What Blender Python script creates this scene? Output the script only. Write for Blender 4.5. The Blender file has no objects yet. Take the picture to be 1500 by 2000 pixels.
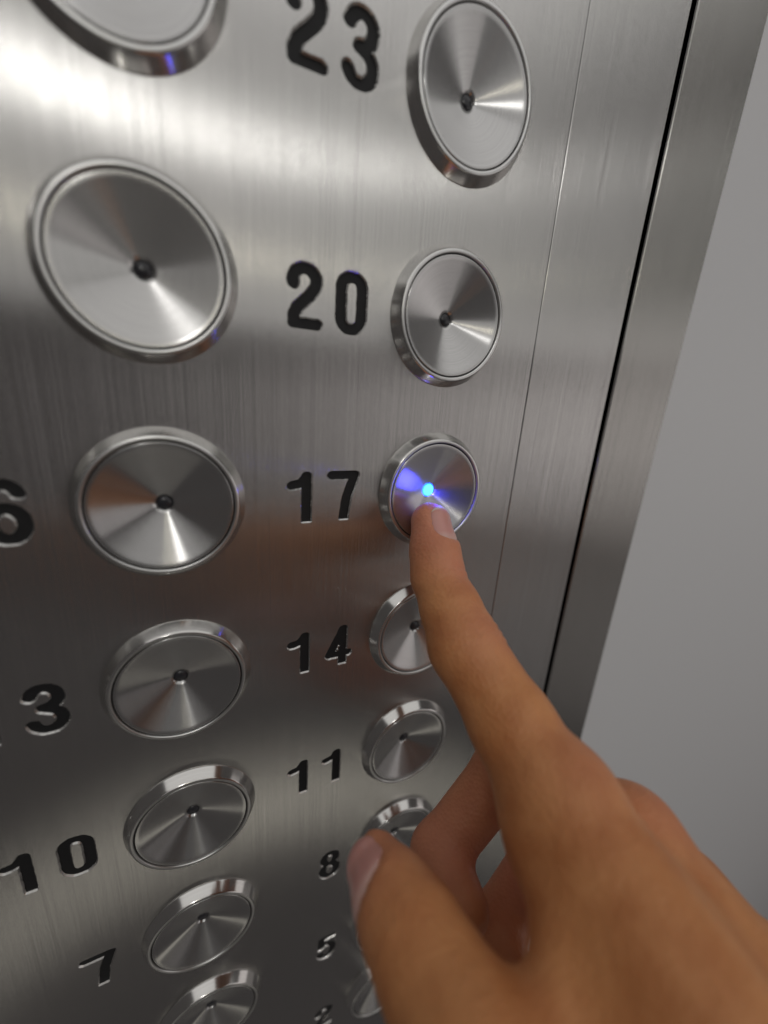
import bpy, bmesh, math, random
import numpy as np
from mathutils import Vector, Matrix

# ------------------------------------------------------------------ frame
# panel coordinates in millimetres: x right, y up, z out of the panel.
# world: X right, Z up, the panel's front looks along -Y (1 unit = 1 m).
MM = 0.001
UPRIGHT = Matrix.Rotation(math.radians(90), 4, 'X')

def W(x, y, z=0.0):
    return Vector((x * MM, -z * MM, y * MM))

sc = bpy.context.scene
COL = sc.collection

# ------------------------------------------------------------------ camera
CAM_POS = np.array([4.878, -57.739, 85.982])
CAM_R = np.array([[ 0.901413,  0.066231,  0.427864], [-0.065411, -0.956055,  0.285798], [ 0.42799 , -0.285609, -0.857468]])      # rows: right, down, forward
CAM_F = 786.886 / 1500 * 36.0
cam_d = bpy.data.cameras.new('camera')
cam = bpy.data.objects.new('camera', cam_d)
COL.objects.link(cam)
cam_d.sensor_fit = 'HORIZONTAL'
cam_d.sensor_width = 36.0
cam_d.lens = CAM_F
cam_d.clip_start = 0.002
cam_d.clip_end = 50.0
cam_d.dof.use_dof = True
cam_d.dof.focus_distance = 0.100
cam_d.dof.aperture_fstop = 8.0
cam_d.dof.aperture_blades = 0
_r = [W(*CAM_R[0]) / MM, -(W(*CAM_R[1]) / MM), -(W(*CAM_R[2]) / MM)]
_m = Matrix(((_r[0].x, _r[1].x, _r[2].x), (_r[0].y, _r[1].y, _r[2].y), (_r[0].z, _r[1].z, _r[2].z)))
cam.matrix_world = Matrix.Translation(W(*CAM_POS)) @ _m.to_4x4()
sc.camera = cam

# ------------------------------------------------------------------ world and lamps
world = bpy.data.worlds.new('World')
sc.world = world
world.use_nodes = True
bg = world.node_tree.nodes['Background']
bg.inputs['Color'].default_value = (1.0, 0.92, 0.90, 1)
bg.inputs['Strength'].default_value = 0.048

def area_lamp(name, loc, target, sx, sy, power, color, roll=0.0):
    d = bpy.data.lights.new(name, 'AREA')
    d.shape = 'RECTANGLE'
    d.size = sx
    d.size_y = sy
    d.energy = power
    d.color = color
    o = bpy.data.objects.new(name, d)
    COL.objects.link(o)
    o.location = loc
    o.rotation_euler = ((Vector(target) - Vector(loc)).to_track_quat('-Z', 'Y') @ Matrix.Rotation(math.radians(roll), 3, 'Z').to_quaternion()).to_euler()
    return o

def at_elev(elev, dist, x=0.0):
    """A point in front of the panel, dist metres out, at that elevation seen from the buttons."""
    return Vector((x, -dist, -0.05 + dist * math.tan(math.radians(elev))))

def radiance_power(L, sx, sy):
    return L * math.pi * sx * sy

# the lamps: a bright compact ceiling lamp behind the photographer's left, a second warmer one
# behind it; the rest are added area lamps standing in for lit ceiling, walls and floor
AIM = Vector((0.03, 0, -0.06))
def at_dir(az, elev, dist):
    a, e = math.radians(az), math.radians(elev)
    return Vector((math.sin(a) * math.cos(e), -math.cos(a) * math.cos(e), math.sin(e))) * dist + Vector((0.02, 0, -0.05))
area_lamp('ceiling_lamp', at_dir(-14, 24.8, 1.8), AIM, 0.17, 0.11, radiance_power(27, 0.17, 0.11), (1.0, 0.985, 0.95))
area_lamp('far_ceiling_lamp', at_dir(-6, 14.3, 2.4), AIM, 0.40, 0.11, radiance_power(4.0, 0.40, 0.11), (1.0, 0.94, 0.74))
area_lamp('ceiling_glow', (0.1, -0.80, 0.95), (0.1, -0.80, 0), 2.2, 1.3, radiance_power(0.62, 2.2, 1.3), (1.0, 0.99, 0.97))
area_lamp('rear_wall_glow', (0.45, -1.6, 0.58), (0.45, 0, 0.58), 3.0, 0.86, radiance_power(0.44, 3.0, 0.86), (1.0, 0.985, 0.96))
area_lamp('side_fill', (1.7, -1.2, -0.17), AIM, 2.0, 0.75, radiance_power(0.55, 2.0, 0.75), (1.0, 0.94, 0.92), 16)  # added area lamp, brightens the right part of the panel
area_lamp('side_fill_low', (1.5, -1.1, -1.0), AIM, 2.2, 0.85, radiance_power(0.11, 2.2, 0.85), (1.0, 0.93, 0.9), 16)  # weaker lamp added below it so the brightness fades gradually
area_lamp('floor_glow', at_dir(5, -55, 2.2), AIM, 2.2, 0.22, radiance_power(0.36, 2.2, 0.24), (1.0, 0.95, 0.82))

sc.view_settings.view_transform = 'Standard'
sc.view_settings.look = 'None'
sc.view_settings.exposure = 0.12
sc.view_settings.gamma = 1.0
sc.view_settings.use_curve_mapping = False
sc.cycles.max_bounces = 8
sc.cycles.sample_clamp_indirect = 4.0

# ------------------------------------------------------------------ helpers
def tag(o, label=None, cat=None, group=None, kind=None):
    if label: o['label'] = label
    if cat: o['category'] = cat
    if group: o['group'] = group
    if kind: o['kind'] = kind
    return o

def link(name, me, mat, parent=None, loc=(0, 0, 0), upright=True):
    """Link a mesh given in panel axes. A child of an upright parent needs no turn of its own."""
    o = bpy.data.objects.new(name, me)
    COL.objects.link(o)
    if mat is not None and not me.materials:
        me.materials.append(mat)
    if parent is not None:
        o.parent = parent
        o.location = Vector(loc) * MM
    else:
        o.location = W(*loc)
        if upright:
            o.rotation_euler = (math.radians(90), 0, 0)
    return o

def smooth(me, on=True):
    [setattr(f, 'use_smooth', on) for f in me.polygons]

def lathe(name, prof, n=96, cap_start=False, cap_end=False, close=False):
    """Spin (r, z) millimetres round z. Faces look outwards for a profile running outside-in over the top."""
    vs, fs = [], []
    for r, z in prof:
        for k in range(n):
            a = 2 * math.pi * k / n
            vs.append((r * math.cos(a) * MM, r * math.sin(a) * MM, z * MM))
    m = len(prof)
    for i in range(m - 1 if not close else m):
        j = (i + 1) % m
        for k in range(n):
            l = (k + 1) % n
            fs.append((i * n + k, i * n + l, j * n + l, j * n + k))
    if cap_end:
        vs.append((0, 0, prof[-1][1] * MM))
        c = len(vs) - 1
        for k in range(n):
            fs.append(((m - 1) * n + k, (m - 1) * n + (k + 1) % n, c))
    me = bpy.data.meshes.new(name)
    me.from_pydata(vs, [], fs)
    me.update()
    smooth(me)
    return me

def box_mesh(name, x0, x1, y0, y1, z0, z1, bevel=0.0):
    bm = bmesh.new()
    bmesh.ops.create_cube(bm, size=1)
    for v in bm.verts:
        v.co = Vector(((x0 + x1) / 2 + v.co.x * (x1 - x0), (y0 + y1) / 2 + v.co.y * (y1 - y0), (z0 + z1) / 2 + v.co.z * (z1 - z0))) * MM
    if bevel:
        bmesh.ops.bevel(bm, geom=bm.edges[:], offset=bevel * MM, segments=2, affect='EDGES', profile=0.5)
    me = bpy.data.meshes.new(name)
    bm.to_mesh(me)
    bm.free()
    return me

# ------------------------------------------------------------------ materials
def new_mat(name):
    m = bpy.data.materials.new(name)
    m.use_nodes = True
    nt = m.node_tree
    return m, nt, nt.nodes['Principled BSDF']

def N(nt, kind, **kw):
    n = nt.nodes.new(kind)
    for k, v in kw.items():
        setattr(n, k, v)
    return n

def brushed_steel(name, base, rough, aniso, streak=0.013, smudge=0.018, tilt=0.42):
    """Steel brushed up and down: grooves along local y, so it scatters sideways."""
    m, nt, b = new_mat(name)
    L = nt.links.new
    tc = N(nt, 'ShaderNodeTexCoord')
    mp = N(nt, 'ShaderNodeMapping')
    mp.inputs['Scale'].default_value = (5200, 60, 60)
    L(tc.outputs['Object'], mp.inputs['Vector'])
    n1 = N(nt, 'ShaderNodeTexNoise')
    n1.inputs['Scale'].default_value = 1.0
    n1.inputs['Detail'].default_value = 3.0
    L(mp.outputs['Vector'], n1.inputs['Vector'])
    mp2 = N(nt, 'ShaderNodeMapping')
    mp2.inputs['Scale'].default_value = (900, 14, 14)
    L(tc.outputs['Object'], mp2.inputs['Vector'])
    n2 = N(nt, 'ShaderNodeTexNoise')
    n2.inputs['Scale'].default_value = 1.0
    n2.inputs['Detail'].default_value = 4.0
    L(mp2.outputs['Vector'], n2.inputs['Vector'])
    n3 = N(nt, 'ShaderNodeTexNoise')           # hand grease
    n3.inputs['Scale'].default_value = 38.0
    n3.inputs['Detail'].default_value = 5.0
    n3.inputs['Roughness'].default_value = 0.6
    L(tc.outputs['Object'], n3.inputs['Vector'])
    add = N(nt, 'ShaderNodeMath', operation='ADD')
    L(n1.outputs['Fac'], add.inputs[0])
    L(n2.outputs['Fac'], add.inputs[1])
    cr = N(nt, 'ShaderNodeMapRange')
    cr.inputs['From Min'].default_value = 0.6
    cr.inputs['From Max'].default_value = 1.4
    cr.inputs['To Min'].default_value = 1.0 - streak * 1.6
    cr.inputs['To Max'].default_value = 1.0 + streak * 1.6
    L(add.outputs[0], cr.inputs['Value'])
    vm = N(nt, 'ShaderNodeVectorMath', operation='SCALE')
    vm.inputs[0].default_value = base
    L(cr.outputs[0], vm.inputs['Scale'])
    L(vm.outputs[0], b.inputs['Base Color'])
    rr = N(nt, 'ShaderNodeMapRange')
    rr.inputs['From Min'].default_value = 0.3
    rr.inputs['From Max'].default_value = 0.7
    rr.inputs['To Min'].default_value = rough - smudge
    rr.inputs['To Max'].default_value = rough + smudge
    L(n3.outputs['Fac'], rr.inputs['Value'])
    L(rr.outputs[0], b.inputs['Roughness'])
    b.inputs['Metallic'].default_value = 1.0
    b.inputs['Anisotropic'].default_value = aniso
    tg = N(nt, 'ShaderNodeVectorTransform', vector_type='VECTOR', convert_from='OBJECT', convert_to='WORLD')
    tg.inputs[0].default_value = (1, 0, 0)
    L(tg.outputs[0], b.inputs['Tangent'])
    sx = N(nt, 'ShaderNodeSeparateXYZ')
    L(tc.outputs['Object'], sx.inputs[0])
    groove_tilt(nt, b, sx.outputs['X'], tg.outputs[0], tilt, 60000)
    return m

def groove_tilt(nt, b, coord, across, tilt, fine):
    """Lean the normal across the grooves, a different amount in each hair-fine groove."""
    L = nt.links.new
    tot = None
    for sc_, amp in ((fine, 1.1), (fine * 0.37, 0.30), (fine * 0.06, 0.035)):
        mu = N(nt, 'ShaderNodeMath', operation='MULTIPLY')
        mu.inputs[1].default_value = sc_
        L(coord, mu.inputs[0])
        wn = N(nt, 'ShaderNodeTexNoise', noise_dimensions='1D')
        wn.inputs['Scale'].default_value = 1.0
        wn.inputs['Detail'].default_value = 1.0
        L(mu.outputs[0], wn.inputs['W'])
        ma = N(nt, 'ShaderNodeMath', operation='MULTIPLY_ADD')
        ma.inputs[1].default_value = amp * tilt * 4
        ma.inputs[2].default_value = -amp * tilt * 2
        L(wn.outputs['Fac'], ma.inputs[0])
        if tot is None: tot = ma.outputs[0]
        else:
            ad = N(nt, 'ShaderNodeMath', operation='ADD')
            L(tot, ad.inputs[0]); L(ma.outputs[0], ad.inputs[1])
            tot = ad.outputs[0]
    ge = N(nt, 'ShaderNodeNewGeometry')
    sv = N(nt, 'ShaderNodeVectorMath', operation='SCALE')
    L(across, sv.inputs[0]); L(tot, sv.inputs['Scale'])
    av = N(nt, 'ShaderNodeVectorMath', operation='ADD')
    L(ge.outputs['Normal'], av.inputs[0]); L(sv.outputs[0], av.inputs[1])
    nv = N(nt, 'ShaderNodeVectorMath', operation='NORMALIZE')
    L(av.outputs[0], nv.inputs[0])
    L(nv.outputs[0], b.inputs['Normal'])

def turned_steel(name, base, rough, aniso, streak=0.06, tilt=0.075, metal=0.95):
    """Steel turned on a lathe: fine grooves in circles, so it scatters outwards from the middle."""
    m, nt, b = new_mat(name)
    L = nt.links.new
    tc = N(nt, 'ShaderNodeTexCoord')
    mul = N(nt, 'ShaderNodeVectorMath', operation='MULTIPLY')
    mul.inputs[1].default_value = (1, 1, 0)
    L(tc.outputs['Object'], mul.inputs[0])
    ln = N(nt, 'ShaderNodeVectorMath', operation='LENGTH')
    L(mul.outputs[0], ln.inputs[0])
    nm = N(nt, 'ShaderNodeVectorMath', operation='NORMALIZE')
    L(mul.outputs[0], nm.inputs[0])
    tg = N(nt, 'ShaderNodeVectorTransform', vector_type='VECTOR', convert_from='OBJECT', convert_to='WORLD')
    L(nm.outputs[0], tg.inputs[0])
    L(tg.outputs[0], b.inputs['Tangent'])
    rs = N(nt, 'ShaderNodeMath', operation='MULTIPLY')
    rs.inputs[1].default_value = 3600.0
    L(ln.outputs['Value'], rs.inputs[0])
    n1 = N(nt, 'ShaderNodeTexNoise', noise_dimensions='1D')
    n1.inputs['Scale'].default_value = 1.0
    n1.inputs['Detail'].default_value = 4.0
    L(rs.outputs[0], n1.inputs['W'])
    cr = N(nt, 'ShaderNodeMapRange')
    cr.inputs['From Min'].default_value = 0.25
    cr.inputs['From Max'].default_value = 0.75
    cr.inputs['To Min'].default_value = 1.0 - streak
    cr.inputs['To Max'].default_value = 1.0 + streak
    L(n1.outputs['Fac'], cr.inputs['Value'])
    vm = N(nt, 'ShaderNodeVectorMath', operation='SCALE')
    vm.inputs[0].default_value = base
    L(cr.outputs[0], vm.inputs['Scale'])
    L(vm.outputs[0], b.inputs['Base Color'])
    b.inputs['Metallic'].default_value = metal
    b.inputs['Roughness'].default_value = rough
    b.inputs['Anisotropic'].default_value = aniso
    groove_tilt(nt, b, ln.outputs['Value'], tg.outputs[0], tilt, 40000)
    return m

def plain(name, base, rough, metal=0.0, var=0.0, scale=300.0, bump=0.0):
    m, nt, b = new_mat(name)
    L = nt.links.new
    b.inputs['Roughness'].default_value = rough
    b.inputs['Metallic'].default_value = metal
    tc = N(nt, 'ShaderNodeTexCoord')
    n1 = N(nt, 'ShaderNodeTexNoise')
    n1.inputs['Scale'].default_value = scale
    n1.inputs['Detail'].default_value = 4.0
    L(tc.outputs['Object'], n1.inputs['Vector'])
    cr = N(nt, 'ShaderNodeMapRange')
    cr.inputs['From Min'].default_value = 0.3
    cr.inputs['From Max'].default_value = 0.7
    cr.inputs['To Min'].default_value = 1 - var
    cr.inputs['To Max'].default_value = 1 + var
    L(n1.outputs['Fac'], cr.inputs['Value'])
    vm = N(nt, 'ShaderNodeVectorMath', operation='SCALE')
    vm.inputs[0].default_value = base
    L(cr.outputs[0], vm.inputs['Scale'])
    L(vm.outputs[0], b.inputs['Base Color'])
    if bump:
        bp = N(nt, 'ShaderNodeBump')
        bp.inputs['Strength'].default_value = 0.3
        bp.inputs['Distance'].default_value = bump
        L(n1.outputs['Fac'], bp.inputs['Height'])
        L(bp.outputs[0], b.inputs['Normal'])
    return m

M_PANEL = brushed_steel('brushed_panel_steel', (0.60, 0.59, 0.575), 0.24, 0.95)
M_JAMB = brushed_steel('brushed_jamb_steel', (0.50, 0.49, 0.465), 0.24, 0.95)
M_FACE = turned_steel('turned_button_steel', (0.55, 0.545, 0.54), 0.23, 0.96)
M_BEZEL = turned_steel('polished_bezel_steel', (0.64, 0.63, 0.61), 0.17, 0.5, 0.03, 0.03)
M_RIM = plain('bright_rim_steel', (0.70, 0.70, 0.69), 0.30, 1.0, 0.03)
M_DARK = plain('dark_gap', (0.012, 0.012, 0.013), 0.6, 0.0)
M_LENS = plain('dark_lamp_lens', (0.03, 0.03, 0.035), 0.22, 0.0)
M_INK = plain('black_engraving_paint', (0.006, 0.006, 0.007), 0.7, 0.0, 0.25, 1500, 0.00005)
M_DOOR = plain('grey_door_paint', (0.74, 0.74, 0.75), 0.55, 0.0, 0.03, 900, 0.00004)

mlit, ntl, bl = new_mat('lit_blue_lamp')
bl.inputs['Base Color'].default_value = (0.02, 0.08, 0.2, 1)
bl.inputs['Emission Color'].default_value = (0.018, 0.15, 1.0, 1)
bl.inputs['Emission Strength'].default_value = 12.0
M_LIT = mlit

# ------------------------------------------------------------------ numerals: strokes -> outlines
def arc(cx, cy, rx, ry, a0, a1, n=14):
    return [(cx + rx * math.cos(math.radians(a0 + (a1 - a0) * i / n)), cy + ry * math.sin(math.radians(a0 + (a1 - a0) * i / n))) for i in range(n + 1)]

def glyph_strokes(ch):
    if ch == '0':
        s = arc(2.7, 8.5, 1.85, 2.15, 0, 180) + arc(2.7, 3.0, 1.85, 2.15, 180, 360)
        return [s + [s[0]]]
    if ch == '1': return [[(3.35, 10.6), (3.35, -2)], [(3.35, 10.4), (2.4, 9.0), (0.7, 8.55)]]
    if ch == '2': return [arc(2.7, 8.4, 1.9, 2.25, 195, -25) + [(3.7, 6.2), (1.5, 3.6), (0.95, 2.2), (0.9, 0.85), (4.7, 0.85)]]
    if ch == '3': return [arc(2.6, 8.35, 1.85, 2.3, 165, -60) + [(2.3, 6.0)], [(2.3, 6.0)] + arc(2.6, 3.2, 2.0, 2.4, 62, -165)]
    if ch == '4': return [[(3.7, 10.6), (3.7, -2)], [(3.7, 10.5), (0.75, 3.1), (4.9, 3.1)]]
    if ch == '5': return [[(4.6, 10.65), (1.2, 10.65), (1.0, 6.3)] + arc(2.6, 4.0, 2.0, 3.2, 125, -160)]
    if ch == '6':
        s = arc(2.7, 3.6, 1.9, 2.8, 0, 360, 26)
        return [s, [(0.85, 3.6), (0.95, 7.6)] + arc(2.75, 8.2, 1.8, 2.45, 175, 20)]
    if ch == '7': return [[(0.2, 10.6), (4.7, 10.6), (3.2, 5.2), (2.5, -2)]]
    if ch == '8': return [arc(2.7, 8.35, 1.65, 2.3, 0, 360, 24), arc(2.7, 3.35, 1.9, 2.55, 0, 360, 24)]
    return []

def seg_dist(X, Y, pts):
    d = np.full(X.shape, 1e9)
    for (ax, ay), (bx, by) in zip(pts[:-1], pts[1:]):
        vx, vy = bx - ax, by - ay
        l2 = vx * vx + vy * vy + 1e-12
        t = np.clip(((X - ax) * vx + (Y - ay) * vy) / l2, 0, 1)
        d = np.minimum(d, np.hypot(X - ax - t * vx, Y - ay - t * vy))
    return d

def contours(F, xs, ys):
    """Marching squares on F<0, returning closed loops."""
    def pt(i, j, k, l):
        a, b = F[i, j], F[k, l]
        t = a / (a - b)
        return (xs[i] + t * (xs[k] - xs[i]), ys[j] + t * (ys[l] - ys[j]))
    nxt, pos = {}, {}
    nx, ny = F.shape
    ins = F < 0
    for i in range(nx - 1):
        for j in range(ny - 1):
            c = (ins[i, j], ins[i + 1, j], ins[i + 1, j + 1], ins[i, j + 1])
            s = sum(c)
            if s == 0 or s == 4: continue
            cor = [(i, j), (i + 1, j), (i + 1, j + 1), (i, j + 1)]
            ent, ext = [], []
            for e in range(4):
                a, b = cor[e], cor[(e + 1) % 4]
                if c[e] != c[(e + 1) % 4]:
                    key = (min(a, b), max(a, b))
                    pos[key] = pt(*a, *b)
                    (ent if c[(e + 1) % 4] else ext).append((e, key))
            for (e, key) in ext:
                f = min(ent, key=lambda q: (q[0] - e) % 4)
                nxt[key] = f[1]
    loops, seen = [], set()
    for k in list(nxt):
        if k in seen: continue
        lp = []
        while k not in seen and k in nxt:
            seen.add(k)
            if not lp or math.dist(lp[-1], pos[k]) > 0.02: lp.append(pos[k])
            k = nxt[k]
        if len(lp) > 8 and math.dist(lp[0], lp[-1]) < 0.02: lp.pop()
        if len(lp) > 8: loops.append(lp)
    return loops

XS = 1.22                      # the letterforms are wide and their uprights thick
def number_loops(text, x_right, y_mid, seed):
    """Outlines in panel mm of a number whose last digit ends at x_right."""
    rng = np.random.RandomState(seed)
    out = []
    n = len(text)
    for q, ch in enumerate(text):
        ox = x_right - 7.25 - (n - 1 - q) * 9.75
        oy = y_mid - 5.75
        gx = np.arange(-1.2, 7.0, 0.11); gy = np.arange(-0.6, 12.2, 0.14)
        X, Y = np.meshgrid(gx, gy, indexing='ij')
        d = np.full(X.shape, 1e9)
        for s in glyph_strokes(ch): d = np.minimum(d, seg_dist(X, Y, s))
        ph = rng.rand(6) * 6.28
        wob = (np.sin(X * 3.1 + ph[0]) * np.sin(Y * 2.3 + ph[1]) * 0.035 + np.sin(X * 6.7 + ph[2] + Y * 1.3) * np.sin(Y * 5.9 + ph[3]) * 0.03
               + np.sin(X * 11 + ph[4]) * np.sin(Y * 13 + ph[5]) * 0.025)
        F = d - 0.86 + wob
        F = np.maximum(F, -Y + 0.037)              # square feet
        F = np.maximum(F, Y - 11.45)
        for lp in contours(F, gx, gy):
            out.append([(ox + x * XS, oy + y) for x, y in lp])
    return out

def fill_curve(name, loops, extrude_mm=0.0):
    cu = bpy.data.curves.new(name, 'CURVE')
    cu.dimensions = '2D'
    cu.fill_mode = 'BOTH' if extrude_mm else 'FRONT'
    cu.extrude = extrude_mm * MM
    for lp in loops:
        sp = cu.splines.new('POLY')
        sp.points.add(len(lp) - 1)
        sp.points.foreach_set('co', [v for (x, y) in lp for v in (x * MM, y * MM, 0, 1)])
        sp.use_cyclic_u = True
    o = bpy.data.objects.new(name, cu)
    COL.objects.link(o)
    dg = bpy.context.evaluated_depsgraph_get()
    me = bpy.data.meshes.new_from_object(o.evaluated_get(dg))
    bpy.data.objects.remove(o)
    me.name = name
    return me

COLX = (0.0, 60.972)
ROW = 40.796
NUMBERS = [('23', 1, 0), ('20', 1, 1), ('17', 1, 2), ('14', 1, 3), ('11', 1, 4), ('8', 1, 5), ('5', 1, 6), ('2', 1, 7),
           ('16', 0, 2), ('13', 0, 3), ('10', 0, 4), ('7', 0, 5), ('4', 0, 6)]
BUTTONS = [('22', 0, 0), ('19', 0, 1), ('16', 0, 2), ('13', 0, 3), ('10', 0, 4), ('7', 0, 5), ('4', 0, 6),
           ('23', 1, 0), ('20', 1, 1), ('17', 1, 2), ('14', 1, 3), ('11', 1, 4), ('8', 1, 5), ('5', 1, 6), ('2', 1, 7)]

# ------------------------------------------------------------------ the wall of steel
Y_TOP, Y_BOT = 150.0, -420.0
PLATE = 1.3            # half thickness of the face plate
num_loops = {}
for k, (t, c, r) in enumerate(NUMBERS):
    num_loops[t] = number_loops(t, COLX[c] - 19.9, -r * ROW - 0.1, 11 + k)
def ring14(c, r):
    return [(COLX[c] + 14.0 * math.cos(a), -r * ROW + 14.0 * math.sin(a)) for a in np.linspace(0, 2 * math.pi, 64, endpoint=False)]
def grow(lp, d):
    """Push an outline away from the ink by d mm."""
    P = np.array(lp)
    t = np.roll(P, -2, 0) - np.roll(P, 2, 0)
    t /= np.linalg.norm(t, axis=1)[:, None] + 1e-9
    return [tuple(q) for q in P + np.stack([t[:, 1], -t[:, 0]], 1) * d]
CHAMFER, CH_DEPTH = 0.30, 0.34
bmp = bmesh.new()
x_cuts = [-150.0, 18.0, 88.3]
y_cuts = [Y_TOP] + [-(r - 0.5) * ROW for r in range(0, 9)] + [Y_BOT]
for j in range(len(y_cuts) - 1):
    for i in range(2):
        x0, x1, y1, y0 = x_cuts[i], x_cuts[i + 1], y_cuts[j], y_cuts[j + 1]
        cuts = [l for t, c, r in NUMBERS if (c == i and r == j - 1) for l in num_loops[t]]
        holes = [grow(l, CHAMFER) for l in cuts] + [ring14(c, r) for t, c, r in BUTTONS if c == i and r == j - 1]
        me = fill_curve('tile', [[(x0, y0), (x1, y0), (x1, y1), (x0, y1)]] + holes)
        bmp.from_mesh(me)
        bpy.data.meshes.remove(me)
        for h, lp in enumerate(holes):       # the worn edge and the walls of each cut
            rings = [[bmp.verts.new((x * MM, y * MM, 0)) for x, y in lp]]
            if h < len(cuts):
                rings.append([bmp.verts.new((x * MM, y * MM, -CH_DEPTH * MM)) for x, y in cuts[h]])
            rings.append([bmp.verts.new((v.co.x, v.co.y, -2.6 * MM)) for v in rings[-1]])
            for top, low in zip(rings[:-1], rings[1:]):
                for k in range(len(lp)):
                    l = (k + 1) % len(lp)
                    bmp.faces.new((top[k], top[l], low[l], low[k]))
edge = [(-150, Y_BOT), (88.3, Y_BOT), (88.3, Y_TOP), (-150, Y_TOP)]
top = [bmp.verts.new((x * MM, y * MM, 0)) for x, y in edge]
low = [bmp.verts.new((x * MM, y * MM, -2.6 * MM)) for x, y in edge]
for k in range(4):
    l = (k + 1) % 4
    bmp.faces.new((top[k], low[k], low[l], top[l]))
for f in bmp.faces:
    f.normal_update()
    if f.normal.z < -0.3: f.normal_flip()
panel_me = bpy.data.meshes.new('button_panel')
bmp.to_mesh(panel_me)
bmp.free()
panel = link('button_panel', panel_me, M_PANEL)
tag(panel, 'brushed steel lift panel plate with rows of round buttons and black numbers', 'button panel')
NUM_DEPTH = 0.6
for t, c, r in NUMBERS:
    me = fill_curve('floor_number', num_loops[t], 0.3)
    o = link('floor_number', me, M_INK, panel, (0, 0, -NUM_DEPTH - 0.3))
    o['label'] = 'black engraved number ' + t

# plain steel beside the plate, the dark joint, and the door post beyond it
side = link('wall_panel', box_mesh('wall_panel', 88.55, 120.6, Y_BOT, Y_TOP, -18, 0.0, 0.25), M_PANEL)
tag(side, 'narrow plain brushed steel wall strip right beside the button plate', 'wall panel')
back = link('wall_backing', box_mesh('wall_backing', -150, 122.0, Y_BOT, Y_TOP, -26, -19), M_DARK)
tag(back, kind='structure')
post = link('door_post', box_mesh('door_post', 122.9, 151.8, Y_BOT, Y_TOP, -60, 0.0, 0.5), M_JAMB)
tag(post, 'darker brushed steel door post between the dark joint and the grey door', 'door post')
door = link('lift_door', box_mesh('lift_door', 130, 3200, -3400, 1400, -110, -78), M_DOOR)
tag(door, 'matt light grey door leaf set back behind the steel post', 'door')

# ------------------------------------------------------------------ buttons
bezel_me = lathe('bezel', [(13.6, -2.0), (15.0, -0.05), (15.0, 0.12), (14.9, 0.28), (13.75, 2.22), (13.6, 2.42), (13.45, 2.5)], 120)
rim_me = lathe('rim', [(13.45, 2.5), (13.2, 2.58), (12.95, 2.56), (12.78, 2.46), (12.72, 2.3), (12.72, 1.0)], 120)
gap_me = lathe('gap_ring', [(12.72, 1.3), (12.2, 1.3)], 96)
FACE_R, DOT_R, FACE_Z, DISH_Z = 12.45, 1.45, 2.35, -1.3
prof = [(FACE_R, 1.0), (FACE_R, FACE_Z - 0.12), (FACE_R - 0.06, FACE_Z - 0.03), (FACE_R - 0.18, FACE_Z)]
for i in range(1, 15):
    r = FACE_R - 0.18 + (DOT_R - FACE_R + 0.18) * i / 14
    prof.append((r, DISH_Z + (FACE_Z - DISH_Z) * max(0.0, (r - DOT_R) / (FACE_R - 0.18 - DOT_R)) ** 1.12))
prof.append((DOT_R - 0.05, DISH_Z - 1.2))
face_me = lathe('face', prof, 120)
dot_me = lathe('lamp_dot', [(DOT_R - 0.06, DISH_Z - 1.0), (DOT_R - 0.06, DISH_Z - 0.25), (1.2, DISH_Z - 0.05), (0.75, DISH_Z + 0.12), (0.3, DISH_Z + 0.2)], 32, cap_end=True)
lit_me = lathe('lamp_dot', [(DOT_R - 0.06, DISH_Z - 1.0), (DOT_R - 0.06, DISH_Z - 0.05), (1.2, DISH_Z + 0.2), (0.75, DISH_Z + 0.36), (0.3, DISH_Z + 0.42)], 32, cap_end=True)
for me, mt in ((bezel_me, M_BEZEL), (rim_me, M_RIM), (gap_me, M_DARK), (face_me, M_FACE), (dot_me, M_LENS), (lit_me, M_LIT)):
    me.materials.append(mt)

BUTTON_LABEL = {
    '22': 'large steel button cut off by the top left edge of the picture',
    '19': 'largest whole steel button, first one below the cut-off button top left',
    '16': 'left-column steel button level with the blue-lit button',
    '13': 'left-column steel button level with the button half behind the finger',
    '10': 'left-column steel button touching the right of the engraved number ten',
    '7': 'blurred left-column steel button, last whole one before the bottom edge',
    '4': 'left-column steel button cut off by the bottom edge of the picture',
    '23': 'uppermost right-column steel button, at the top edge of the picture',
    '20': 'right-column steel button directly above the blue-lit button',
    '17': 'steel button with lit blue centre under the fingertip',
    '14': 'steel button half hidden behind the finger, directly below the blue-lit one',
    '11': 'right-column steel button in clear view between forefinger and thumb, beside number eleven',
    '8': 'steel button peeping out just above the thumb tip',
    '5': 'steel button nearly hidden behind the thumb, above the lowest one',
    '2': 'lowest right-column steel button, mostly behind the thumb at the bottom edge',
}
for t, c, r in BUTTONS:
    e = bpy.data.objects.new('lift_button', None)
    COL.objects.link(e)
    e.empty_display_size = 0.005
    e.location = W(COLX[c], -r * ROW, 0)
    e.rotation_euler = (math.radians(90), 0, 0)
    tag(e, BUTTON_LABEL[t], 'lift button', 'round buttons on the lift panel')
    link('bezel', bezel_me, None, e)
    link('rim', rim_me, None, e)
    link('gap_ring', gap_me, None, e)
    f = link('face', face_me, None, e)
    d = link('lamp_dot', lit_me if t == '17' else dot_me, None, f)
    if t == '17':
        d['label'] = 'lit bright blue lamp dot'
        ld = bpy.data.lights.new('blue_wash_light', 'POINT')      # added in front of the lamp to wash the face blue
        ld.color = (0.05, 0.05, 1.0)
        ld.energy = 0.0015
        ld.shadow_soft_size = 0.0016
        lo_ = bpy.data.objects.new('blue_wash_light', ld)
        COL.objects.link(lo_)
        lo_.parent = d
        lo_.location = (0, 0, 5.0 * MM)

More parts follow.
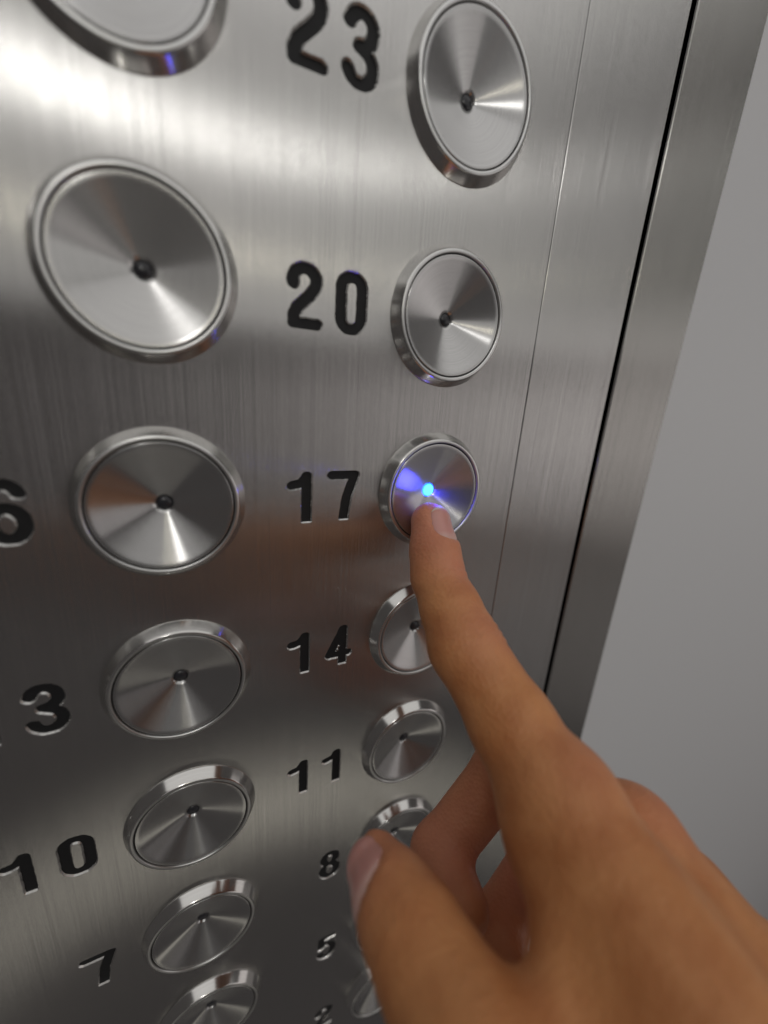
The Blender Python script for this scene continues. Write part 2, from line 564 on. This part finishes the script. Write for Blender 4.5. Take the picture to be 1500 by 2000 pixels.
# ------------------------------------------------------------------ the hand
def from_view(px, py, d):
    """Millimetres right, down and forward of the photographer's eye."""
    return np.array([(px - 750) / 786.886 * d, (py - 1000) / 786.886 * d, d])
def to_panel(q):
    return np.asarray(q) @ CAM_R + CAM_POS
HV = from_view
unit = lambda v: np.asarray(v, float) / np.linalg.norm(v)

m_dir = unit([0.30, 0.43, -0.857])       # from the knuckles to the wrist
c_dir = unit([0.855, 0.45, 0.26])        # from the forefinger to the little finger
n_dir = unit([0.5, -0.8, -0.27])         # out of the back of the hand

i_tip, i_dip, i_pip, i_mid, i_mcp = HV(842, 1020, 99.5), HV(856, 1128, 95), HV(909, 1262, 84), HV(1000, 1415, 75), HV(1090, 1570, 66)
mcp2 = HV(1222, 1640, 72)
mcp3 = mcp2 + c_dir * 14 + m_dir * 4 - n_dir * 4
mcp4 = mcp3 + c_dir * 13 + m_dir * 6 - n_dir * 3
base1 = i_mcp + m_dir * 50
base2 = mcp2 + m_dir * 50
base3 = mcp3 + m_dir * 46 - c_dir * 2
base4 = mcp4 + m_dir * 42 - c_dir * 4
m_pip, m_dip, m_tip = HV(985, 1502, 99), HV(858, 1664, 95), HV(905, 1775, 84)
r_pip = HV(1062, 1668, 104)
r_dip = HV(966, 1814, 98)
r_tip = HV(1000, 1925, 86)
p_pip = mcp4 + unit([-0.75, 0.52, 0.4]) * 26
p_dip = p_pip + unit([4, 6, -15]) * 15
p_tip = p_dip + unit([10, -1, -12]) * 12
t_tip, t_ip, t_mcp = HV(734, 1694, 72), HV(815, 1840, 60), HV(950, 2110, 47)
t_cmc = base1 - c_dir * 8 - n_dir * 10 - m_dir * 2
wrist_r = base1 + m_dir * 14 + c_dir * 9 - n_dir * 3
wrist_u = base4 + m_dir * 14 - c_dir * 6 - n_dir * 3
arm_r = wrist_r + m_dir * 75
arm_u = wrist_u + m_dir * 75 + c_dir * 4

P32 = lambda v: np.asarray(v, np.float32)
def s_cone(P, a, b, ra, rb):
    a, b = P32(a), P32(b)
    ba = b - a
    t = np.clip(((P - a) @ ba) / float(ba @ ba), 0, 1)
    return np.linalg.norm(P - a - t[:, None] * ba, axis=1) - (ra + (rb - ra) * t)

def s_tri(P, a, b, c, r):
    a, b, c = P32(a), P32(b), P32(c)
    def seg(u, v):
        w = v - u
        t = np.clip(((P - u) @ w) / float(w @ w), 0, 1)
        return np.linalg.norm(P - u - t[:, None] * w, axis=1)
    n = np.cross(b - a, c - a); n = n / np.linalg.norm(n)
    h = (P - a) @ n
    Q = P - h[:, None] * n
    inside = np.ones(len(P), bool)
    for u, v in ((a, b), (b, c), (c, a)):
        inside &= ((Q - u) @ np.cross(n, v - u)) >= 0
    return np.where(inside, np.abs(h), np.minimum(np.minimum(seg(a, b), seg(b, c)), seg(c, a))) - r

def smin(a, b, k):
    h = np.clip(0.5 + 0.5 * (b - a) / k, 0, 1)
    return b + (a - b) * h - k * h * (1 - h)

def chain(P, pts, rad, k=2.5):
    d = None
    for (a, b, ra, rb) in zip(pts[:-1], pts[1:], rad[:-1], rad[1:]):
        e = s_cone(P, a, b, ra, rb)
        d = e if d is None else smin(d, e, k)
    return d

def crease(P, at, axis, dorsal, width, depth, reach):
    """A shallow wrinkle across the back of a joint."""
    q = P - P32(at)
    t = q @ P32(axis)
    s = np.clip((q @ P32(dorsal)) / reach + 0.15, 0, 1)
    far = np.linalg.norm(q, axis=1) < reach * 2.2
    return depth * np.exp(-(t / width) ** 2) * s * far

i_ax = unit(i_tip - i_dip)
i_nail = unit(n_dir - i_ax * (n_dir @ i_ax))
i_ax2 = unit(i_dip - i_pip)
i_dor2 = unit(n_dir - i_ax2 * (n_dir @ i_ax2))
t_ax = unit(t_tip - t_ip)
_tn = unit([-0.66, -0.25, -0.70])
t_nail = unit(_tn - t_ax * (_tn @ t_ax))

NAIL_I = (i_tip, i_ax, i_nail, 9.2, 5.2, 0.66)
NAIL_T = (t_tip, t_ax, t_nail, 11.5, 6.9, 0.62)
def nail_bed(P, tip, axis, dorsal, length, half, back):
    """Depth of the sunk bed the nail lies in, which leaves a fold of skin round it."""
    b = unit(np.cross(axis, dorsal))
    q = P - P32(tip)
    u = (q @ P32(axis)) / length + back
    x, y = q @ P32(dorsal), q @ P32(b)
    v = np.arctan2(y, x) * 5.4 / half
    near = (np.hypot(x, y) < 11) & (x > 0)
    st = lambda t: np.clip(t, 0, 1) ** 2 * (3 - 2 * np.clip(t, 0, 1))
    e = np.hypot(v, np.maximum(0, 0.45 - u) / 0.45 * 1.0)
    return 0.42 * st((1.13 - e) / 0.16) * st((1.25 - u) / 0.2) * near

def hand_sdf(P):
    P = P.astype(np.float32)
    # forefinger, a little flattened at the pad
    idx = chain(P, [i_tip, i_tip * 0.45 + i_dip * 0.55, i_dip, i_dip * 0.5 + i_pip * 0.5, i_pip, i_mid, i_mcp],
                [5.0, 5.65, 6.0, 6.4, 7.4, 7.6, 8.6])
    for o, dp in ((-2.8, .24), (-0.9, .36), (0.6, .36), (2.3, .24)):
        idx += crease(P, i_pip + i_ax2 * o, i_ax2, i_dor2, 0.5, dp, 8)
    for o, dp in ((-1.0, .2), (0.9, .16)):
        idx += crease(P, i_dip + i_ax * o, i_ax, i_nail, 0.5, dp, 7)
    mid = chain(P, [mcp2, m_pip, m_dip, m_tip], [8.2, 6.9, 6.3, 5.2])
    rng = chain(P, [mcp3, r_pip, r_dip, r_tip], [7.6, 6.6, 6.2, 5.2])
    lit = chain(P, [mcp4, p_pip, p_dip, p_tip], [7.2, 5.8, 5.2, 4.7])
    thumb = chain(P, [t_tip, t_tip * 0.5 + t_ip * 0.5, t_ip, t_ip * 0.5 + t_mcp * 0.5, t_mcp, t_cmc], [5.4, 6.4, 7.1, 7.4, 8.9, 11.5], 3)
    thumb += crease(P, t_ip, t_ax, t_nail, 0.7, .25, 8) + crease(P, t_ip + t_ax * 1.8, t_ax, t_nail, 0.6, .2, 8)
    pal = -n_dir
    palm = chain(P, [i_mcp, base1], [8.6, 9.5])
    palm = smin(palm, s_cone(P, mcp2, base2, 8.6, 10.0), 5)
    palm = smin(palm, s_cone(P, mcp3, base3, 8.2, 10.0), 5)
    palm = smin(palm, s_cone(P, mcp4, base4, 7.4, 9.5), 5)
    palm = smin(palm, s_tri(P, i_mcp + m_dir * 8, mcp4 + m_dir * 8, base4, 7.5), 3)
    palm = smin(palm, s_tri(P, i_mcp + m_dir * 8, base1, base4, 7.5), 3)
    palm = smin(palm, s_tri(P, i_mcp + pal * 5 + m_dir * 4, mcp4 + pal * 5, (base1 + base4) / 2 + pal * 6, 7.5), 4)
    palm = smin(palm, s_cone(P, mcp4 + pal * 6 + m_dir * 10, base4 + pal * 7, 8, 9), 5)
    web = s_tri(P, i_mcp + m_dir * 7 + pal * 1, t_mcp + unit(t_cmc - t_mcp) * 7, (base1 + t_cmc) / 2, 5.2)
    palm = smin(palm, web, 5)
    arm = s_cone(P, wrist_r, arm_r, 14.0, 17.0)
    arm = smin(arm, s_cone(P, wrist_u, arm_u, 13.5, 16.0), 8)
    arm = smin(arm, s_tri(P, wrist_r, wrist_u, (arm_r + arm_u) / 2, 13), 6)
    palm = smin(palm, arm, 9)
    # low tendon ridges and knuckles
    d = smin(palm, idx, 4)
    d = smin(d, thumb, 3.5)
    d = d + nail_bed(P, *NAIL_I) + nail_bed(P, *NAIL_T)
    d = smin(d, mid, 1.6)
    d = smin(d, rng, 1.2)
    d = smin(d, lit, 1.2)
    d = smin(d, s_cone(P, mcp2 + n_dir * 2.2, mcp2 + n_dir * 2.3, 6.4, 6.4), 4)
    d = smin(d, s_cone(P, i_mcp + n_dir * 2.0, i_mcp + n_dir * 2.1, 6.8, 6.8), 4)
    return d

def surface_nets(sdf, lo, hi, h):
    n = np.ceil((hi - lo) / h).astype(int) + 1
    B = 4
    n = ((n + B - 1) // B) * B + 1
    # a coarse pass finds the blocks that can hold the surface
    nc = (n - 1) // B
    cx = [lo[a] + h * B * (np.arange(nc[a]) + 0.5) for a in range(3)]
    G = np.stack(np.meshgrid(*cx, indexing='ij'), -1).reshape(-1, 3)
    dc = np.concatenate([sdf(g) for g in np.array_split(G, max(1, len(G) // 200000))]).reshape(nc)
    near = np.abs(dc) < h * B * 1.3 + 1.5
    F = np.repeat(np.repeat(np.repeat(dc, B, 0), B, 1), B, 2)
    F = np.pad(F, ((0, 1),) * 3, mode='edge').astype(np.float32)
    M = np.zeros(n, bool)
    Mb = np.repeat(np.repeat(np.repeat(near, B, 0), B, 1), B, 2)
    for s in np.ndindex(2, 2, 2):
        M[s[0]:s[0] + Mb.shape[0], s[1]:s[1] + Mb.shape[1], s[2]:s[2] + Mb.shape[2]] |= Mb
    I = np.argwhere(M)
    Pn = lo + I * h
    F[M] = np.concatenate([sdf(g) for g in np.array_split(Pn, max(1, len(Pn) // 200000))])
    S = F < 0
    cells = np.zeros(n - 1, bool)
    acc = np.zeros((*(n - 1), 3), np.float32); cnt = np.zeros(n - 1, np.float32)
    sl = lambda o: tuple(slice(o[a], n[a] - 1 + o[a]) for a in range(3))
    for ax in range(3):
        oth = [a for a in range(3) if a != ax]
        for u in (0, 1):
            for v in (0, 1):
                o0 = [0, 0, 0]; o0[oth[0]] = u; o0[oth[1]] = v
                o1 = list(o0); o1[ax] = 1
                f0, f1 = F[sl(o0)], F[sl(o1)]
                cr = (f0 < 0) != (f1 < 0)
                t = np.where(cr, f0 / np.where(cr, f0 - f1, 1), 0)
                acc[..., ax] += t * cr
                acc[..., oth[0]] += u * cr
                acc[..., oth[1]] += v * cr
                cnt += cr
    cells = cnt > 0
    idx = -np.ones(n - 1, np.int64)
    idx[cells] = np.arange(cells.sum())
    V = lo + (np.argwhere(cells) + acc[cells] / cnt[cells][:, None]) * h
    quads = []
    for ax in range(3):
        oth = [(ax + 1) % 3, (ax + 2) % 3]
        a = [slice(1, n[k] - 1) for k in range(3)]; a[ax] = slice(0, n[ax] - 1)
        b = list(a); b[ax] = slice(1, n[ax])
        s0, s1 = S[tuple(a)], S[tuple(b)]
        E = np.argwhere(s0 != s1)
        flip = s0[tuple(E.T)]
        E = E + np.array([x.start for x in a])
        def cell(du, dv):
            C = E.copy(); C[:, oth[0]] -= du; C[:, oth[1]] -= dv
            return idx[tuple(C.T)]
        q = np.stack([cell(1, 1), cell(0, 1), cell(0, 0), cell(1, 0)], 1)
        q[~flip] = q[~flip][:, ::-1]
        quads.append(q)
    return V, np.concatenate(quads)

def grad(P, e=0.25):
    g = np.zeros_like(P)
    for a in range(3):
        o = np.zeros(3); o[a] = e
        g[:, a] = (hand_sdf(P + o) - hand_sdf(P - o)) / (2 * e)
    return g

_all = np.array([i_tip, i_dip, i_pip, i_mcp, mcp2, mcp3, mcp4, m_pip, m_dip, r_pip, r_dip, p_pip, p_dip, t_tip, t_ip, t_mcp, t_cmc, wrist_r, wrist_u, arm_r, arm_u, base1, base4])
lo, hi = _all.min(0) - 19.5, _all.max(0) + 19.5
V, Q = surface_nets(hand_sdf, lo, hi, 0.85)
for _ in range(2):
    g = grad(V)
    V = V - g * (hand_sdf(V) / np.maximum((g * g).sum(1), 0.2))[:, None]

hand_me = bpy.data.meshes.new('hand')
VP = to_panel(V)
hand_me.from_pydata([tuple(v) for v in VP * MM], [], [tuple(int(i) for i in q) for q in Q])
hand_me.update()
smooth(hand_me)
# redder skin over joints and finger ends, kept as a mask on the mesh
def blob(c, r): return np.exp(-(np.linalg.norm(V - c, axis=1) / r) ** 2)
red = np.clip(0.9 * blob(i_tip, 13) + 0.5 * blob(i_dip + i_nail * 5, 5) + 0.45 * blob(i_pip + i_dor2 * 6, 7) + 0.6 * blob(t_tip, 11) + 0.8 * blob(m_dip, 16) + 0.4 * blob(m_pip, 12)
              + 0.8 * blob(r_pip, 18) + 0.4 * blob(mcp2 + n_dir * 8, 8) + 0.3 * blob(i_mcp + n_dir * 8, 8), 0, 1)
at = hand_me.attributes.new('red', 'FLOAT', 'POINT')
at.data.foreach_set('value', red.astype(np.float32))

msk, nts, bs = new_mat('brown_skin')
L = nts.links.new
tc = N(nts, 'ShaderNodeTexCoord')
na = N(nts, 'ShaderNodeTexNoise'); na.inputs['Scale'].default_value = 130; na.inputs['Detail'].default_value = 5
L(tc.outputs['Object'], na.inputs['Vector'])
mixa = N(nts, 'ShaderNodeMix', data_type='RGBA')
mixa.inputs['A'].default_value = (0.53, 0.20, 0.070, 1)
mixa.inputs['B'].default_value = (0.68, 0.30, 0.118, 1)
mr = N(nts, 'ShaderNodeMapRange'); mr.inputs['From Min'].default_value = 0.35; mr.inputs['From Max'].default_value = 0.65
L(na.outputs['Fac'], mr.inputs['Value']); L(mr.outputs[0], mixa.inputs['Factor'])
att = N(nts, 'ShaderNodeAttribute', attribute_name='red')
mixb = N(nts, 'ShaderNodeMix', data_type='RGBA')
mixb.inputs['B'].default_value = (0.70, 0.28, 0.185, 1)
L(mixa.outputs['Result'], mixb.inputs['A']); L(att.outputs['Fac'], mixb.inputs['Factor'])
L(mixb.outputs['Result'], bs.inputs['Base Color'])
bs.inputs['Roughness'].default_value = 0.47
bs.inputs['Specular IOR Level'].default_value = 0.35
bs.inputs['Subsurface Weight'].default_value = 0.18
bs.inputs['Subsurface Radius'].default_value = (1.0, 0.35, 0.15)
bs.inputs['Subsurface Scale'].default_value = 0.0022
vo = N(nts, 'ShaderNodeTexVoronoi'); vo.inputs['Scale'].default_value = 1300
L(tc.outputs['Object'], vo.inputs['Vector'])
nb = N(nts, 'ShaderNodeTexNoise'); nb.inputs['Scale'].default_value = 420; nb.inputs['Detail'].default_value = 5
L(tc.outputs['Object'], nb.inputs['Vector'])
ad = N(nts, 'ShaderNodeMath', operation='ADD'); L(vo.outputs['Distance'], ad.inputs[0]); L(nb.outputs['Fac'], ad.inputs[1])
bp = N(nts, 'ShaderNodeBump'); bp.inputs['Strength'].default_value = 0.5; bp.inputs['Distance'].default_value = 0.00022
L(ad.outputs[0], bp.inputs['Height']); L(bp.outputs[0], bs.inputs['Normal'])

hand = link('hand', hand_me, msk)
tag(hand, 'bare brown right hand pressing the blue-lit button with its forefinger', 'hand')

mnl, ntn, bn = new_mat('fingernail')
na_ = N(ntn, 'ShaderNodeAttribute', attribute_name='along')
nr_ = N(ntn, 'ShaderNodeValToRGB')
nr_.color_ramp.elements[0].position = 0.10; nr_.color_ramp.elements[0].color = (0.74, 0.46, 0.40, 1)
nr_.color_ramp.elements[1].position = 0.24; nr_.color_ramp.elements[1].color = (0.70, 0.345, 0.30, 1)
for ps, cl in ((0.86, (0.70, 0.345, 0.30, 1)), (0.92, (0.80, 0.66, 0.56, 1))):
    el = nr_.color_ramp.elements.new(ps); el.color = cl
ntn.links.new(na_.outputs['Fac'], nr_.inputs['Fac'])
ntn.links.new(nr_.outputs['Color'], bn.inputs['Base Color'])
bn.inputs['Roughness'].default_value = 0.2
bn.inputs['Subsurface Weight'].default_value = 0.25
bn.inputs['Subsurface Radius'].default_value = (1.0, 0.35, 0.2)
bn.inputs['Subsurface Scale'].default_value = 0.0012

def nail(tip, axis, dorsal, length, half, back, label):
    """A curved plate laid on the finger's back: found on the skin, then lifted a little."""
    b = unit(np.cross(axis, dorsal))
    nu, nv = 26, 24
    pts, thick = [], []
    for i in range(nu):
        u = i / (nu - 1)
        for j in range(nv):
            v = 2 * j / (nv - 1) - 1
            w = half * max(0.06, 1 - (max(0.0, 0.45 - u) / 0.45) ** 2) ** 0.5 * (1 - max(0, u - 0.75) ** 2 * 3.0)
            ang = v * w / 5.4
            cu = length * (u - back) - 0.14 * length * v * v * max(0.0, u - 0.5) * 2
            pts.append((cu, ang)); thick.append(0.32 * (1 - max(abs(v), 0) ** 6) * min(1.0, u * 6 + 0.0) - 0.04 + 0.18 * max(0, u - 0.8))
    o = np.array([tip + axis * cu for cu, a in pts])
    dr = np.array([dorsal * math.cos(a) + b * math.sin(a) for cu, a in pts])
    t = np.full(len(o), 9.0)
    for _ in range(40):
        t -= hand_sdf(o + dr * t[:, None]) * 0.9
    top = o + dr * (t + np.array(thick))[:, None]
    bot = o + dr * (t - 0.5)[:, None]
    vs = to_panel(np.concatenate([top, bot])) * MM
    fs = []
    k = nu * nv
    for i in range(nu - 1):
        for j in range(nv - 1):
            a = i * nv + j
            fs.append((a, a + 1, a + nv + 1, a + nv))
            fs.append((k + a, k + a + nv, k + a + nv + 1, k + a + 1))
    ring = [j for j in range(nv)] + [i * nv + nv - 1 for i in range(1, nu)] + [(nu - 1) * nv + j for j in range(nv - 2, -1, -1)] + [i * nv for i in range(nu - 2, 0, -1)]
    for a, c in zip(ring, ring[1:] + ring[:1]):
        fs.append((a, k + a, k + c, c))
    me = bpy.data.meshes.new('fingernail')
    me.from_pydata([tuple(q) for q in vs], [], fs)
    bm = bmesh.new(); bm.from_mesh(me); bmesh.ops.recalc_face_normals(bm, faces=bm.faces[:]); bm.to_mesh(me); bm.free()
    smooth(me)
    uu = np.tile(np.repeat(np.arange(nu) / (nu - 1), nv), 2)
    me.attributes.new('along', 'FLOAT', 'POINT').data.foreach_set('value', uu.astype(np.float32))
    o = link('fingernail', me, mnl, hand)
    o['label'] = label
    return o

nail(*NAIL_I, 'pink nail of the pressing forefinger')
nail(*NAIL_T, 'pink thumbnail')
